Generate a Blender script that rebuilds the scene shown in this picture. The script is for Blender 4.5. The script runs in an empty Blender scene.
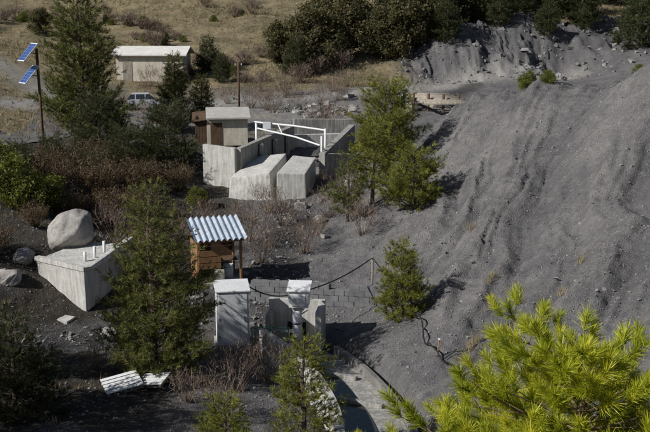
import bpy, math, random, bmesh
import numpy as np
from mathutils import Vector, Matrix
random.seed(7); rng=np.random.default_rng(7)
scene=bpy.context.scene
# ------------------------------------------------------------------ noise
_P=np.random.default_rng(3).permutation(256)
def vn(x,y,seed=0):
    x=np.asarray(x,float);y=np.asarray(y,float)
    xi=np.floor(x).astype(int);yi=np.floor(y).astype(int)
    xf=x-xi;yf=y-yi
    u=xf*xf*(3-2*xf);v=yf*yf*(3-2*yf)
    def g(a,b): return _P[(_P[(a+seed*17)&255]+b)&255]/255.0
    return (g(xi,yi)*(1-u)+g(xi+1,yi)*u)*(1-v)+(g(xi,yi+1)*(1-u)+g(xi+1,yi+1)*u)*v
def fbm(x,y,o=4,seed=0):
    s=0;a=.5;f=1
    for i in range(o):
        s=s+a*(vn(np.asarray(x)*f,np.asarray(y)*f,seed+i)-.5);a*=.5;f*=2.03
    return s
def sstep(a,b,x):
    t=np.clip((np.asarray(x,float)-a)/(b-a),0,1);return t*t*(3-2*t)
# ------------------------------------------------------------------ terrain (surveyed spot heights x,y,z in metres)
SPOT=np.array([
(1.05,28,-.5),(-.9,34.7,-.2),(-3.1,34.2,-.2),(-4.1,41.5,.37),(-2,48.8,.9),(-1.4,55,1.4),(.3,61.3,2.1),(5.7,75.9,3.5),(8.6,82,4.0),
(14.7,95.5,4.4),(23.6,104,5.4),(30,111.6,9.1),(37.8,122.4,11.5),(20,117,10.5),(16,132.7,12.2),(-15.8,90,2.8),(-7.2,80,3.4),(-19.9,74.7,2.7),
(-17.7,57.3,2.8),(-27.6,85,4),(-29.5,101,6.5),(-42,132.7,11.2),(-31.8,122,8.9),(-7.5,100.8,5.5),(.5,98.6,4.7),(-15.6,127,10),(0,138,12.5),
(-2,78,3.4),(-6.8,62.5,3.0),(-10.1,51,2),(-12.5,46,2.2),(-11,41.3,2.0),(-9.75,37.3,.1),(-9.7,34.8,0),(-12.2,36.5,.7),(-9.4,27.2,.4),(-6.4,29.2,.3),
(-3.5,26,.3),(-7.2,39.4,.2),(-8.4,46.7,.9),
(12,99,4.7),(22,100,4.9),(13,106,8.9),(22,109,10.3),(5,107,7.4),(6,99,4.7),(32,104,8),
(1.7,35.3,.15),(.84,40.4,.23),(-.7,47.7,.85),(1.1,55.1,1.8),(4.2,47.9,1.9),(2.8,35.9,.5),(6.5,35.7,2.0),(7.7,43.2,3.5),(11,39.2,4.3),(8.5,29.8,3.0),
(7.6,22.6,2.9),(4.3,26.3,1.1),(2.5,27.5,-.2),(10.4,32,4.0),(7.1,57,5.6),(9.2,56.2,6.9),(11.4,53.2,7.25),(13.75,50.2,7.8),(15.3,47.4,9.0),(17.5,44,10),
(5.3,57.5,3.6),(8.75,49.6,4.8),(12.4,44.8,6.4),(13.5,42.9,7.1),
(9,65,3.6),(14,62,4.2),(20,55,7),(12,75,4),(25,70,6),(23,48,10),(4,68,3.0),
(0,0,10.3),(-8,2,9),(8,2,10.4),(2,7,7.6),(0,14,4.4),(-6,16,3.2),(0,20,2.2),(-12,20,2),(6,14,5),(12,14,6.2),(16,25,6.5),(18,35,8),
(-20,35,4),(-16,45,3.5),(-20,25,3.5),(-25,50,4.5),(-3.2,60,1.9),(-7.5,65,3.2),(-9.5,61,3.0),(-6.5,56.8,1.5),(-4,56,1.3),
(-60,100,12),(-80,150,25),(0,170,22),(60,110,16),(70,150,28),(0,220,42),(110,220,55),(-110,220,55),(160,100,45),(-160,100,45),
(120,0,22),(-120,0,22),(0,-40,16),(60,40,14),(-60,40,12),(0,320,80),(200,320,90),(-200,320,90)],float)
def _phi(r2): return np.sqrt(r2+2.5)
n=len(SPOT)
A=np.zeros((n+3,n+3));d=SPOT[:,None,:2]-SPOT[None,:,:2]
A[:n,:n]=_phi((d**2).sum(2))-np.eye(n)*0.05
A[:n,n]=1;A[:n,n+1:]=SPOT[:,:2];A[n,:n]=1;A[n+1:,:n]=SPOT[:,:2].T
W=np.linalg.solve(A,np.r_[SPOT[:,2],0,0,0])
def rbf(x,y):
    x=np.asarray(x,float);y=np.asarray(y,float)
    s=W[n]+W[n+1]*x+W[n+2]*y
    for i in range(n): s=s+W[i]*_phi((x-SPOT[i,0])**2+(y-SPOT[i,1])**2)
    return s
CH=np.array([(-1.5,35.4),(-.6,34.0),(.3,32.3),(1.0,30.2),(1.5,28),(1.65,25.5),(1.7,22)],float)
def polydist(x,y,L):
    best=np.full(np.shape(x),1e9)
    for a,b in zip(L[:-1],L[1:]):
        ab=b-a;t=np.clip(((x-a[0])*ab[0]+(y-a[1])*ab[1])/(ab@ab),0,1)
        best=np.minimum(best,np.hypot(x-a[0]-t*ab[0],y-a[1]-t*ab[1]))
    return best
FOOTY=[0,20,26,31,36,41,48,55,60,70];FOOTX=[6,5,3.6,3.2,2.6,1.4,.3,1.8,4,8]
def hillmask(x,y):
    return sstep(-.3,2.2,x-np.interp(y,FOOTY,FOOTX))*sstep(10,22,y)*(1-sstep(60,66,y))
def farmarl(x,y):
    return sstep(7,13,x+fbm(x*.1,y*.1,3,9)*14)*sstep(60,70,y)*(1-sstep(110,117,y+fbm(x*.07,y*.07,3,4)*20))
def ridge(v): return 1-np.abs(2*v-1)
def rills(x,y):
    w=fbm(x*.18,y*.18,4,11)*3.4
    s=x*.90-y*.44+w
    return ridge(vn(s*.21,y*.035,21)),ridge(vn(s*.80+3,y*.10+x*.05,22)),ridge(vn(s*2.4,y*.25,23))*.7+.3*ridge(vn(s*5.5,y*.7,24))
def H(x,y):
    x=np.asarray(x,float);y=np.asarray(y,float)
    z=rbf(x,y)
    hm=hillmask(x,y)
    r1,r2,r3=rills(x,y)
    amp=.25+.75*sstep(0,4,x-np.interp(y,FOOTY,FOOTX))
    z=z+hm*amp*(.9*(r1-.6)+.55*(r2-.6)+.28*(r3-.6))
    fm=farmarl(x,y)
    q=x*.9+y*.1+fbm(x*.2,y*.2,5,5)*7
    z=z+fm*sstep(96,104,y)*(1.1*(ridge(vn(q*.3,y*.05,31))-.5)+.9*(ridge(vn(q*.8,y*.15,32))-.5)+.6*(ridge(vn(q*1.8,y*.5,33))-.5)+fbm(x*1.1,y*1.1,3,35)*1.2)
    far=sstep(85,110,y)
    z=z+fbm(x*.12,y*.12,3,41)*(.3+2.0*far)*(1-hm*.6)+fbm(x*.7,y*.7,4,42)*.32+fbm(x*3,y*3,3,43)*.15
    d=polydist(x,y,CH)
    k=1-sstep(1.28,1.9,d)
    z=z*(1-k)+np.minimum(z,-.75)*k
    k2=1-sstep(1.5,2.6,d);z=z*(1-k2)+np.minimum(z,.2)*k2
    return z
def h(x,y): return float(H(np.array([x]),np.array([y]))[0])
def axis(lo,a,b,hi,st,gr):
    c=list(np.arange(a,b,st));p=a;s=st;L=[]
    while p>lo: s*=gr;p-=s;L.append(p)
    p=c[-1];s=st;R=[]
    while p<hi: s*=gr;p+=s;R.append(p)
    return np.array(L[::-1]+c+R)
gx=axis(-220,-15,17,220,.1,1.02);gy=axis(-45,21,64,340,.11,1.01)
X,Y=np.meshgrid(gx,gy);Z=H(X.ravel(),Y.ravel())
def mesh_np(name,V,F,smooth=False,mats=(),attr=None,midx=None):
    V=np.asarray(V,np.float32);F=np.asarray(F,np.int32)
    me=bpy.data.meshes.new(name);k=F.shape[1]
    me.vertices.add(len(V));me.vertices.foreach_set('co',V.ravel())
    me.loops.add(F.size);me.loops.foreach_set('vertex_index',F.ravel())
    me.polygons.add(len(F));me.polygons.foreach_set('loop_start',np.arange(0,F.size,k,dtype=np.int32))
    try: me.polygons.foreach_set('loop_total',np.full(len(F),k,np.int32))
    except Exception: pass
    for m in mats: me.materials.append(m)
    if midx is not None: me.polygons.foreach_set('material_index',np.asarray(midx,np.int32))
    me.polygons.foreach_set('use_smooth',np.full(len(F),smooth))
    if attr:
        for kx,a in attr.items():
            t=me.attributes.new(kx,'FLOAT','POINT');t.data.foreach_set('value',np.asarray(a,np.float32))
    me.update(calc_edges=True);me.validate()
    return me
def obj(name,me,parent=None,loc=(0,0,0),rot=(0,0,0)):
    o=bpy.data.objects.new(name,me);scene.collection.objects.link(o)
    o.location=loc;o.rotation_euler=rot
    if parent: o.parent=parent
    return o
# ------------------------------------------------------------------ materials
def mat(name):
    m=bpy.data.materials.new(name);m.use_nodes=True;nt=m.node_tree;nt.nodes.clear()
    out=nt.nodes.new('ShaderNodeOutputMaterial');p=nt.nodes.new('ShaderNodeBsdfPrincipled')
    nt.links.new(p.outputs[0],out.inputs[0]);return m,nt,p,out
def N(nt,t,**k):
    nd=nt.nodes.new(t)
    for a,b in k.items(): setattr(nd,a,b)
    return nd
def ramp(nt,src,stops):
    r=nt.nodes.new('ShaderNodeValToRGB');e=r.color_ramp.elements
    while len(e)<len(stops): e.new(.5)
    for i,(p,c) in enumerate(stops): e[i].position=p;e[i].color=(*c,1) if len(c)==3 else c
    nt.links.new(src,r.inputs[0]);return r.outputs[0]
def noise(nt,vec,scale,detail=4,rough=.6):
    t=nt.nodes.new('ShaderNodeTexNoise');t.inputs['Scale'].default_value=scale;t.inputs['Detail'].default_value=detail;t.inputs['Roughness'].default_value=rough
    nt.links.new(vec,t.inputs['Vector']);return t.outputs['Fac']
def mix(nt,f,a,b,mode='MIX'):
    m=nt.nodes.new('ShaderNodeMix');m.data_type='RGBA';m.blend_type=mode
    for i,v in ((0,f),(6,a),(7,b)):
        if hasattr(v,'is_linked') or isinstance(v,bpy.types.NodeSocket): nt.links.new(v,m.inputs[i])
        else: m.inputs[i].default_value=v if i==0 else (*v,1)
    return m.outputs[2]
def math_(nt,op,a,b=0.):
    m=nt.nodes.new('ShaderNodeMath');m.operation=op
    for i,v in ((0,a),(1,b)):
        if isinstance(v,bpy.types.NodeSocket): nt.links.new(v,m.inputs[i])
        else: m.inputs[i].default_value=v
    return m.outputs[0]
def bump(nt,p,src,strength,dist):
    b=nt.nodes.new('ShaderNodeBump');b.inputs['Strength'].default_value=strength;b.inputs['Distance'].default_value=dist
    nt.links.new(src,b.inputs['Height']);nt.links.new(b.outputs[0],p.inputs['Normal']);return b
def surf(name,c1,c2,scale=3,rough=.85,bs=.3,bd=.01,metal=0,streak=0,c3=None,spec=.3):
    m,nt,p,o=mat(name);tc=N(nt,'ShaderNodeTexCoord').outputs['Object']
    f=noise(nt,tc,scale,6,.65);col=ramp(nt,f,[(.3,c1),(.7,c2)])
    f2=noise(nt,tc,scale*7,4,.7)
    col=mix(nt,.35,col,ramp(nt,f2,[(.35,(.55,.55,.55)),(.65,(1,1,1))]),'MULTIPLY')
    if streak:
        mp=N(nt,'ShaderNodeMapping');mp.inputs['Scale'].default_value=(5,5,.5);nt.links.new(tc,mp.inputs[0])
        s=noise(nt,mp.outputs[0],1.6,4,.6)
        col=mix(nt,streak,col,ramp(nt,s,[(.42,(.35,.33,.3)),(.6,(1,1,1))]),'MULTIPLY')
    if c3:
        f3=noise(nt,tc,scale*.6,5,.7);col=mix(nt,ramp(nt,f3,[(.55,(0,0,0)),(.68,(1,1,1))]),col,c3)
    nt.links.new(col,p.inputs['Base Color']);p.inputs['Roughness'].default_value=rough;p.inputs['Metallic'].default_value=metal
    p.inputs['Specular IOR Level'].default_value=spec
    if bs: bump(nt,p,f2,bs,bd)
    return m
M={}
M['conc']=surf('concrete',(.30,.29,.27),(.47,.46,.43),1.3,.9,.5,.01,streak=.6)
M['conc_d']=surf('wet_concrete',(.15,.145,.135),(.28,.27,.25),1.6,.75,.5,.01,streak=.3)
M['conc_l']=surf('pale_concrete',(.50,.49,.46),(.68,.665,.63),1.2,.9,.4,.008,streak=.4)
M['stone']=surf('limestone_boulder',(.26,.24,.22),(.44,.42,.39),1.5,.95,.8,.04,c3=(.16,.15,.14))
M['block']=surf('grey_blocks',(.11,.11,.115),(.21,.21,.215),2.2,.95,.6,.01)
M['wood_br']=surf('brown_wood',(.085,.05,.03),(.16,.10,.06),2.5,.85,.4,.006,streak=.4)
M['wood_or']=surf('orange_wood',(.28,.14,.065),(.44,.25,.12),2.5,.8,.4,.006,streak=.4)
M['wood_gr']=surf('weathered_wood',(.24,.21,.17),(.42,.38,.32),3,.9,.5,.006,streak=.4)
M['cab']=surf('painted_cabinet',(.64,.66,.69),(.76,.78,.79),1.5,.5,.05,.002,streak=.12)
M['white']=surf('white_paint',(.70,.71,.72),(.82,.82,.81),2,.45,.05,.002,streak=.1)
M['roofw']=surf('corrugated_metal',(.40,.48,.58),(.64,.70,.77),2,.45,.05,.002,metal=.2,streak=.25)
M['dark']=surf('opening_shade_black',(.015,.015,.016),(.03,.03,.03),3,.6,0)
M['metal']=surf('galvanised_steel',(.28,.29,.30),(.42,.43,.44),6,.4,.05,.002,metal=.7)
M['rubber']=surf('black_rubber',(.015,.015,.015),(.03,.03,.03),8,.5,0)
M['cream']=surf('cream_render',(.54,.49,.40),(.70,.65,.55),1.5,.9,.2,.005,streak=.25)
M['roofb']=surf('beige_roof',(.60,.58,.54),(.76,.74,.70),1.5,.85,.2,.005)
M['roof2']=surf('pale_sheet_roof',(.42,.40,.37),(.56,.54,.51),1.5,.8,.2,.005,streak=.2)
M['cell']=surf('solar_cell',(.03,.07,.22),(.05,.11,.32),3,.25,0,spec=.5)
M['carp']=surf('silver_car_paint',(.50,.52,.55),(.58,.60,.63),3,.3,0,metal=.3,spec=.5)
M['glass']=surf('car_glass',(.02,.025,.03),(.03,.035,.04),3,.08,0,spec=.6)
M['bark']=surf('pine_bark',(.075,.055,.042),(.17,.13,.10),9,.95,.6,.01)
M['bark_y']=surf('young_pine_bark',(.16,.11,.06),(.28,.2,.12),12,.9,.4,.004)
M['green_p']=surf('green_pipe',(.05,.16,.10),(.08,.22,.14),6,.5,0)
M['asph']=surf('asphalt',(.10,.097,.095),(.16,.155,.15),2,.95,.5,.01)
def water():
    m,nt,p,o=mat('stream_water');tc=N(nt,'ShaderNodeTexCoord').outputs['Object']
    p.inputs['Base Color'].default_value=(.04,.042,.036,1);p.inputs['Roughness'].default_value=.08
    bump(nt,p,noise(nt,tc,5,3,.5),.3,.03);return m
M['water']=water()
def foliage(name,stops,trans=.3,rough=.55,spec=.25):
    m,nt,p,o=mat(name);a=N(nt,'ShaderNodeAttribute');a.attribute_name='tint'
    col=ramp(nt,a.outputs['Fac'],stops);nt.links.new(col,p.inputs['Base Color'])
    p.inputs['Roughness'].default_value=rough;p.inputs['Specular IOR Level'].default_value=spec
    t=N(nt,'ShaderNodeBsdfTranslucent');nt.links.new(col,t.inputs[0])
    mx=N(nt,'ShaderNodeMixShader');mx.inputs[0].default_value=trans
    nt.links.new(p.outputs[0],mx.inputs[1]);nt.links.new(t.outputs[0],mx.inputs[2]);nt.links.new(mx.outputs[0],o.inputs[0]);return m
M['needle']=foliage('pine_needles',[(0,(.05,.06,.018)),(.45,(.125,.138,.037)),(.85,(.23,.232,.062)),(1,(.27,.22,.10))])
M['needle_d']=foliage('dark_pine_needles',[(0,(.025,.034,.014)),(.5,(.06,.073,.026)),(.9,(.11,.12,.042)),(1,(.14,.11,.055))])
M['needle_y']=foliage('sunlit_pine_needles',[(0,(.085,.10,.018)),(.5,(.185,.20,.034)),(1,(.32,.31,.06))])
M['needle_fg']=foliage('young_pine_needles',[(0,(.22,.26,.02)),(.5,(.42,.45,.03)),(1,(.60,.58,.05))],trans=.35,rough=.4,spec=.4)
M['oak']=foliage('oak_leaves',[(0,(.045,.046,.021)),(.5,(.10,.094,.04)),(1,(.19,.155,.07))])
M['twig']=foliage('bare_twigs',[(0,(.10,.07,.055)),(.5,(.18,.13,.10)),(1,(.28,.22,.17))],trans=.05)
M['twig_r']=foliage('russet_twigs',[(0,(.055,.037,.022)),(.5,(.12,.08,.045)),(1,(.19,.14,.07))],trans=.15)
M['straw']=foliage('dry_grass',[(0,(.16,.13,.075)),(.5,(.30,.245,.14)),(1,(.44,.365,.225))],trans=.2)
M['moss']=foliage('juniper_foliage',[(0,(.06,.07,.012)),(.5,(.13,.145,.024)),(1,(.22,.22,.04))])
def ground_mat():
    m,nt,p,o=mat('marl_and_grass_ground');tc=N(nt,'ShaderNodeTexCoord').outputs['Object']
    def at(nm): a=N(nt,'ShaderNodeAttribute');a.attribute_name=nm;return a.outputs['Fac']
    n1=noise(nt,tc,.35,6,.65);n2=noise(nt,tc,3.5,6,.7);n3=noise(nt,tc,22,4,.75);n4=noise(nt,tc,1.1,6,.75)
    marl=ramp(nt,n1,[(.3,(.140,.137,.140)),(.7,(.225,.219,.217))])
    marl=mix(nt,.6,marl,ramp(nt,n4,[(.32,(.62,.63,.66)),(.5,(.95,.95,.95)),(.7,(1.25,1.22,1.18))]),'MULTIPLY')
    marl=mix(nt,.75,marl,ramp(nt,n2,[(.3,(.62,.62,.63)),(.7,(1.1,1.08,1.06))]),'MULTIPLY')
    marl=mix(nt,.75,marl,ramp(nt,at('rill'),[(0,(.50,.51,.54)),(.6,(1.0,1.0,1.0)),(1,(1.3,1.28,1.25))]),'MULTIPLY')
    vo=N(nt,'ShaderNodeTexVoronoi');vo.inputs['Scale'].default_value=16;nt.links.new(tc,vo.inputs['Vector'])
    chip=ramp(nt,vo.outputs['Color'],[(.0,(.7,.7,.7)),(.8,(1,1,1)),(.93,(1.7,1.65,1.6))])
    marl=mix(nt,.5,marl,chip,'MULTIPLY')
    gr=ramp(nt,n2,[(.25,(.14,.12,.072)),(.5,(.25,.21,.128)),(.75,(.38,.315,.2))])
    gr=mix(nt,.85,gr,ramp(nt,n1,[(.35,(.42,.46,.42)),(.6,(1.05,1,1))]),'MULTIPLY')
    soil=ramp(nt,n2,[(.3,(.03,.027,.022)),(.6,(.07,.06,.048)),(.8,(.13,.105,.075))])
    path=ramp(nt,n2,[(.3,(.22,.21,.195)),(.7,(.37,.355,.33))])
    c=mix(nt,at('soil'),marl,soil);c=mix(nt,at('grass'),c,gr);c=mix(nt,at('path'),c,path)
    wet=ramp(nt,at('wet'),[(0,(1,1,1)),(1,(.38,.37,.35))]);c=mix(nt,1.0,c,wet,'MULTIPLY')
    nt.links.new(c,p.inputs['Base Color']);p.inputs['Roughness'].default_value=.95;p.inputs['Specular IOR Level'].default_value=.15
    hgt=math_(nt,'ADD',math_(nt,'MULTIPLY',n2,.6),math_(nt,'ADD',math_(nt,'MULTIPLY',n3,.35),math_(nt,'MULTIPLY',vo.outputs['Distance'],.25)))
    bump(nt,p,hgt,.9,.18);return m
M['ground']=ground_mat()
STREAM=np.array([(14,95),(8.6,82),(4,72),(0,63),(-1.8,57),(-1.8,49),(-2.2,44),(-2,40),(-1.5,35)],float)
TRIB=np.array([(-14,31.5),(-9.7,34.8),(-7.2,37),(-5.2,38.6),(-2,40)],float)
TRACK1=np.array([(-60,76),(-30,83),(-15.8,89.5),(-4,90),(6,94),(14,97.5),(24,101)],float)
TRACK2=np.array([(-21,84),(-26,92),(-34,100),(-50,108),(-70,112)],float)
def masks(x,y):
    e=fbm(x*.25,y*.25,4,61)*10
    grass=sstep(90,97,y+e*.8)*(1-farmarl(x,y))
    grass=np.maximum(grass,sstep(66,74,y+e)*sstep(17,22,-x+e*.5)*.9)
    grass=np.maximum(grass,.55*sstep(62,70,y)*(1-sstep(84,90,y))*sstep(.0,.12,fbm(x*.5,y*.5,3,66))*sstep(2,6,-x))
    path=sstep(0,1,1-polydist(x,y,TRACK1)/4.2)
    path=np.maximum(path,sstep(0,1,1-polydist(x,y,TRACK2)/3.2)*.8)
    path=np.maximum(path,.6*np.exp(-((x+3)**2+(y-80)**2)/90))
    soil=sstep(1.0,4.0,-x-2.0+e*.25)*(1-sstep(66,72,y))*sstep(12,18,y)*sstep(-.2,.15,fbm(x*.4,y*.4,4,63)+.16)
    soil=np.maximum(soil,(1-sstep(24,30,y))*(1-hillmask(x,y))*.6)
    wd=np.minimum(polydist(x,y,STREAM),polydist(x,y,TRIB))
    wet=(1-sstep(.4,1.9,wd+fbm(x,y,3,64)*1.2))*.8
    soil=soil*(1-(1-sstep(.8,2,wd)))
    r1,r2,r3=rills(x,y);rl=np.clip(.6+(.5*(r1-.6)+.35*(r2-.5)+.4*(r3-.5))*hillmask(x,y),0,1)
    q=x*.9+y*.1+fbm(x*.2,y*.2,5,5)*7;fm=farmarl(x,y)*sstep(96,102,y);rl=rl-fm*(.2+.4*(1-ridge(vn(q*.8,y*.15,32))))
    return grass,soil,path,wet,np.clip(rl,0,1)
g_,s_,p_,w_,rl_=masks(X.ravel(),Y.ravel())
ny,nx=X.shape;I=np.arange(ny*nx).reshape(ny,nx)
F=np.stack([I[:-1,:-1],I[:-1,1:],I[1:,1:],I[1:,:-1]],-1).reshape(-1,4)
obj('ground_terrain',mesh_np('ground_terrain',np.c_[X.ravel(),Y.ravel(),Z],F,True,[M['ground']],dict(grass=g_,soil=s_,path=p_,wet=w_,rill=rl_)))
# ------------------------------------------------------------------ builders
def empty(name,loc,rz=0):
    e=bpy.data.objects.new(name,None);scene.collection.objects.link(e);e.location=loc;e.rotation_euler=(0,0,rz);e.empty_display_size=.3;return e
def finish(bm,name,par,m,loc=(0,0,0),rot=(0,0,0),bev=0,smooth=False):
    if bev: bmesh.ops.bevel(bm,geom=list(bm.edges),offset=bev,segments=2,affect='EDGES',profile=.7,clamp_overlap=True)
    bmesh.ops.recalc_face_normals(bm,faces=bm.faces)
    me=bpy.data.meshes.new(name);bm.to_mesh(me);bm.free();me.materials.append(m)
    for f in me.polygons: f.use_smooth=smooth
    return obj(name,me,par,loc,rot)
def box(name,par,c,s,m,rot=(0,0,0),bev=.01):
    bm=bmesh.new();bmesh.ops.create_cube(bm,size=1)
    for v in bm.verts: v.co=Vector((v.co.x*s[0],v.co.y*s[1],v.co.z*s[2]))
    return finish(bm,name,par,m,c,rot,bev)
def hexa(name,par,b,t,m,bev=.03,sub=0,rough=0):
    bm=bmesh.new();vb=[bm.verts.new(v) for v in b];vt=[bm.verts.new(v) for v in t];k=len(b)
    bm.faces.new(vb[::-1]);bm.faces.new(vt)
    for i in range(k): bm.faces.new((vb[i],vb[(i+1)%k],vt[(i+1)%k],vt[i]))
    return finish(bm,name,par,m,bev=bev)
class Tubes:
    def __init__(s): s.V=[];s.F=[];s.n=0
    def add(s,pts,rad,k=5):
        pts=np.asarray(pts,float);m=len(pts)
        T=np.gradient(pts,axis=0);T/=np.linalg.norm(T,axis=1)[:,None]+1e-9
        up=np.array([0,0,1.]) if abs(T[0,2])<.9 else np.array([1.,0,0])
        a=np.cross(T,up);a/=np.linalg.norm(a,axis=1)[:,None]+1e-9;b=np.cross(T,a)
        rad=np.broadcast_to(rad,(m,));th=np.arange(k)*2*math.pi/k
        R=pts[:,None,:]+rad[:,None,None]*(np.cos(th)[None,:,None]*a[:,None,:]+np.sin(th)[None,:,None]*b[:,None,:])
        s.V.append(R.reshape(-1,3));i=np.arange(m-1)[:,None]*k;j=np.arange(k)[None,:];j2=(j+1)%k
        s.F.append((np.stack([i+j,i+j2,i+k+j2,i+k+j],-1).reshape(-1,4))+s.n);s.n+=m*k
    def get(s): return np.concatenate(s.V),np.concatenate(s.F)
def tube(name,par,pts,r,m,k=8):
    t=Tubes();t.add(pts,r,k);V,F=t.get()
    o=obj(name,mesh_np(name,V,F,True,[m]),par);return o
def cyl(name,par,a,b,r,m,k=16):
    a=Vector(a);b=Vector(b);d=b-a;bm=bmesh.new()
    bmesh.ops.create_cone(bm,cap_ends=True,segments=k,radius1=r,radius2=r,depth=d.length)
    bmesh.ops.transform(bm,matrix=Matrix.Translation((a+b)/2)@d.to_track_quat('Z','Y').to_matrix().to_4x4(),verts=bm.verts)
    o=finish(bm,name,par,m)
    for f in o.data.polygons: f.use_smooth=len(f.vertices)==4
    return o
def template(kind,r,nn,L=1.,w=.05):
    V=[]
    for i in range(nn):
        if kind=='needle':
            z0=r.uniform(0,.75);a=r.uniform(0,2*math.pi);el=r.uniform(.3,1.15)
            d=np.array([math.cos(a)*math.sin(el),math.sin(a)*math.sin(el),math.cos(el)]);b=np.array([0,0,z0]);ln=r.uniform(.6,.9)
            sd=np.cross(d,r.normal(size=3));sd/=np.linalg.norm(sd)
            V+= [b+sd*w/2,b-sd*w/2,b+d*ln]
        elif kind=='leaf':
            c=r.normal(size=3)*.45;d=r.normal(size=3);d/=np.linalg.norm(d);sd=np.cross(d,r.normal(size=3));sd/=np.linalg.norm(sd)
            V+=[c-sd*w*.6,c+sd*w*.6,c+d*w*1.5]
        elif kind=='grass':
            a=r.uniform(0,2*math.pi);el=abs(r.normal(0,.4));d=np.array([math.cos(a)*math.sin(el),math.sin(a)*math.sin(el),math.cos(el)])
            b=np.array([r.normal()*.18,r.normal()*.18,-.05]);sd=np.array([-math.sin(a),math.cos(a),0]) if r.random()<.5 else np.array([math.cos(a),math.sin(a),0])
            V+=[b+sd*w/2,b-sd*w/2,b+d*r.uniform(.5,1)]
    return np.array(V)
def instance(T_list,P,D,S,r):
    P=np.asarray(P);D=np.asarray(D,float);D=D/np.linalg.norm(D,axis=1)[:,None];S=np.asarray(S);nI=len(P)
    q=r.normal(size=(nI,3));A_=np.cross(D,q);A_/=np.linalg.norm(A_,axis=1)[:,None];B_=np.cross(D,A_)
    which=r.integers(0,len(T_list),nI);out=[];tint=[]
    tv=np.clip(r.normal(.5,.22,nI),0,1)
    for k,T in enumerate(T_list):
        w=np.where(which==k)[0]
        if len(w)==0: continue
        V=P[w][:,None,:]+S[w][:,None,None]*(T[None,:,0:1]*A_[w][:,None,:]+T[None,:,1:2]*B_[w][:,None,:]+T[None,:,2:3]*D[w][:,None,:])
        out.append(V.reshape(-1,3));tint.append(np.repeat(tv[w],len(T)))
    V=np.concatenate(out);t=np.concatenate(tint)
    t=np.clip(t+np.repeat(r.normal(0,.08,len(V)//3),3),0,1)
    return V,t
def plant_mesh(name,tubes,V2,t2,mw,mf):
    V1,F1=tubes.get();F1=np.concatenate([F1[:,[0,1,2]],F1[:,[0,2,3]]])
    F2=np.arange(len(V2)).reshape(-1,3)+len(V1)
    return mesh_np(name,np.concatenate([V1,V2]),np.concatenate([F1,F2]),False,[mw,mf],
        dict(tint=np.r_[np.full(len(V1),.5),t2]),np.r_[np.zeros(len(F1)),np.ones(len(F2))])
def pine(name,x,y,Ht,R,seed,mf='needle',h0=.1,tuft=.2,nn=16,w=.085,lean=(0,0),dens=1.,step=.36,asym=.25,zoff=-.1,prof=.8,mw='bark',spacing=.6,T=None,sb=.75,up=.45,rise_k=.7,nbr=(5,8)):
    r=np.random.default_rng(seed);tb=Tubes();P=[];D=[];S=[]
    ss=np.linspace(0,1,9);wob=r.normal(0,.02*Ht,(9,2))*ss[:,None]*.5
    tr=np.c_[lean[0]*ss**1.3*Ht+wob[:,0],lean[1]*ss**1.3*Ht+wob[:,1],ss*Ht]
    r0=.022*Ht+.02;tb.add(tr,r0*(1-ss)**.8+.008,7)
    lev=max(6,int(Ht*(1-h0)/step));azb=r.uniform(.7,1.3,8)
    for k in range(lev):
        hr=h0+(1-h0)*(k+r.uniform(-.3,.3))/lev;hr=min(max(hr,.03),.985)
        base=np.array([np.interp(hr,ss,tr[:,i]) for i in range(3)])
        pf=((1-hr)**prof)*min(1,(hr-h0)/.18+.6)
        nb=r.integers(*nbr)
        a0=r.uniform(0,6.28)
        for b in range(nb):
            if r.random()>dens*.92: continue
            az=a0+b*6.283/nb+r.normal(0,.25);af=azb[int(az%6.283/6.284*8)]
            L=R*pf*r.uniform(1-asym*1.6,1+asym)*af+.1
            el=.05+.75*hr+r.normal(0,.12);dh=np.array([math.cos(az),math.sin(az)])
            sv=np.linspace(0,1,5);rise=L*(math.tan(min(el,1.0))*sv*rise_k+.22*sv**2)
            bp=np.c_[base[0]+dh[0]*L*sv,base[1]+dh[1]*L*sv,base[2]+rise]
            tb.add(bp,(.006+.011*L)*(1-sv*.8),4)
            ns=max(2,int(L/(tuft*sb)))
            for s_ in np.linspace(.2,1,ns):
                pb=np.array([np.interp(s_,sv,bp[:,i]) for i in range(3)])
                for sg in ((-1,1) if s_<.99 else (0,)):
                    an=az+sg*r.uniform(.5,1.2);l=.5*L*(1.1-s_)+tuft*.7
                    dd=np.array([math.cos(an),math.sin(an),r.uniform(-.1,.65)]);dd/=np.linalg.norm(dd)
                    e=pb+dd*l
                    if l>.15: tb.add([pb,e],[.006,.003],3)
                    nt_=max(2,int(l/(tuft*spacing)))
                    for q in range(nt_):
                        f=1-(q/nt_)*.85
                        if r.random()<.1: continue
                        P.append(pb+(e-pb)*f+r.normal(0,tuft*.25,3));D.append(dd+r.normal(0,.35,3)+np.array([0,0,up]));S.append(tuft*r.uniform(.75,1.25))
    P.append(tr[-1]);D.append((0,0,1));S.append(tuft)
    if T is None: T=[template('needle',r,nn,w=w) for _ in range(4)]
    V2,t2=instance(T,P,D,S,r)
    me=plant_mesh(name,tb,V2,t2,M[mw],M[mf])
    return obj(name,me,None,(x,y,h(x,y)+zoff))
def copyof(o,x,y,s,rz,sz=None):
    c=bpy.data.objects.new(o.name.split('.')[0],o.data);scene.collection.objects.link(c);c.location=(x,y,h(x,y)-.1);c.scale=(s,s,sz or s);c.rotation_euler=(0,0,rz);return c
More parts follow.
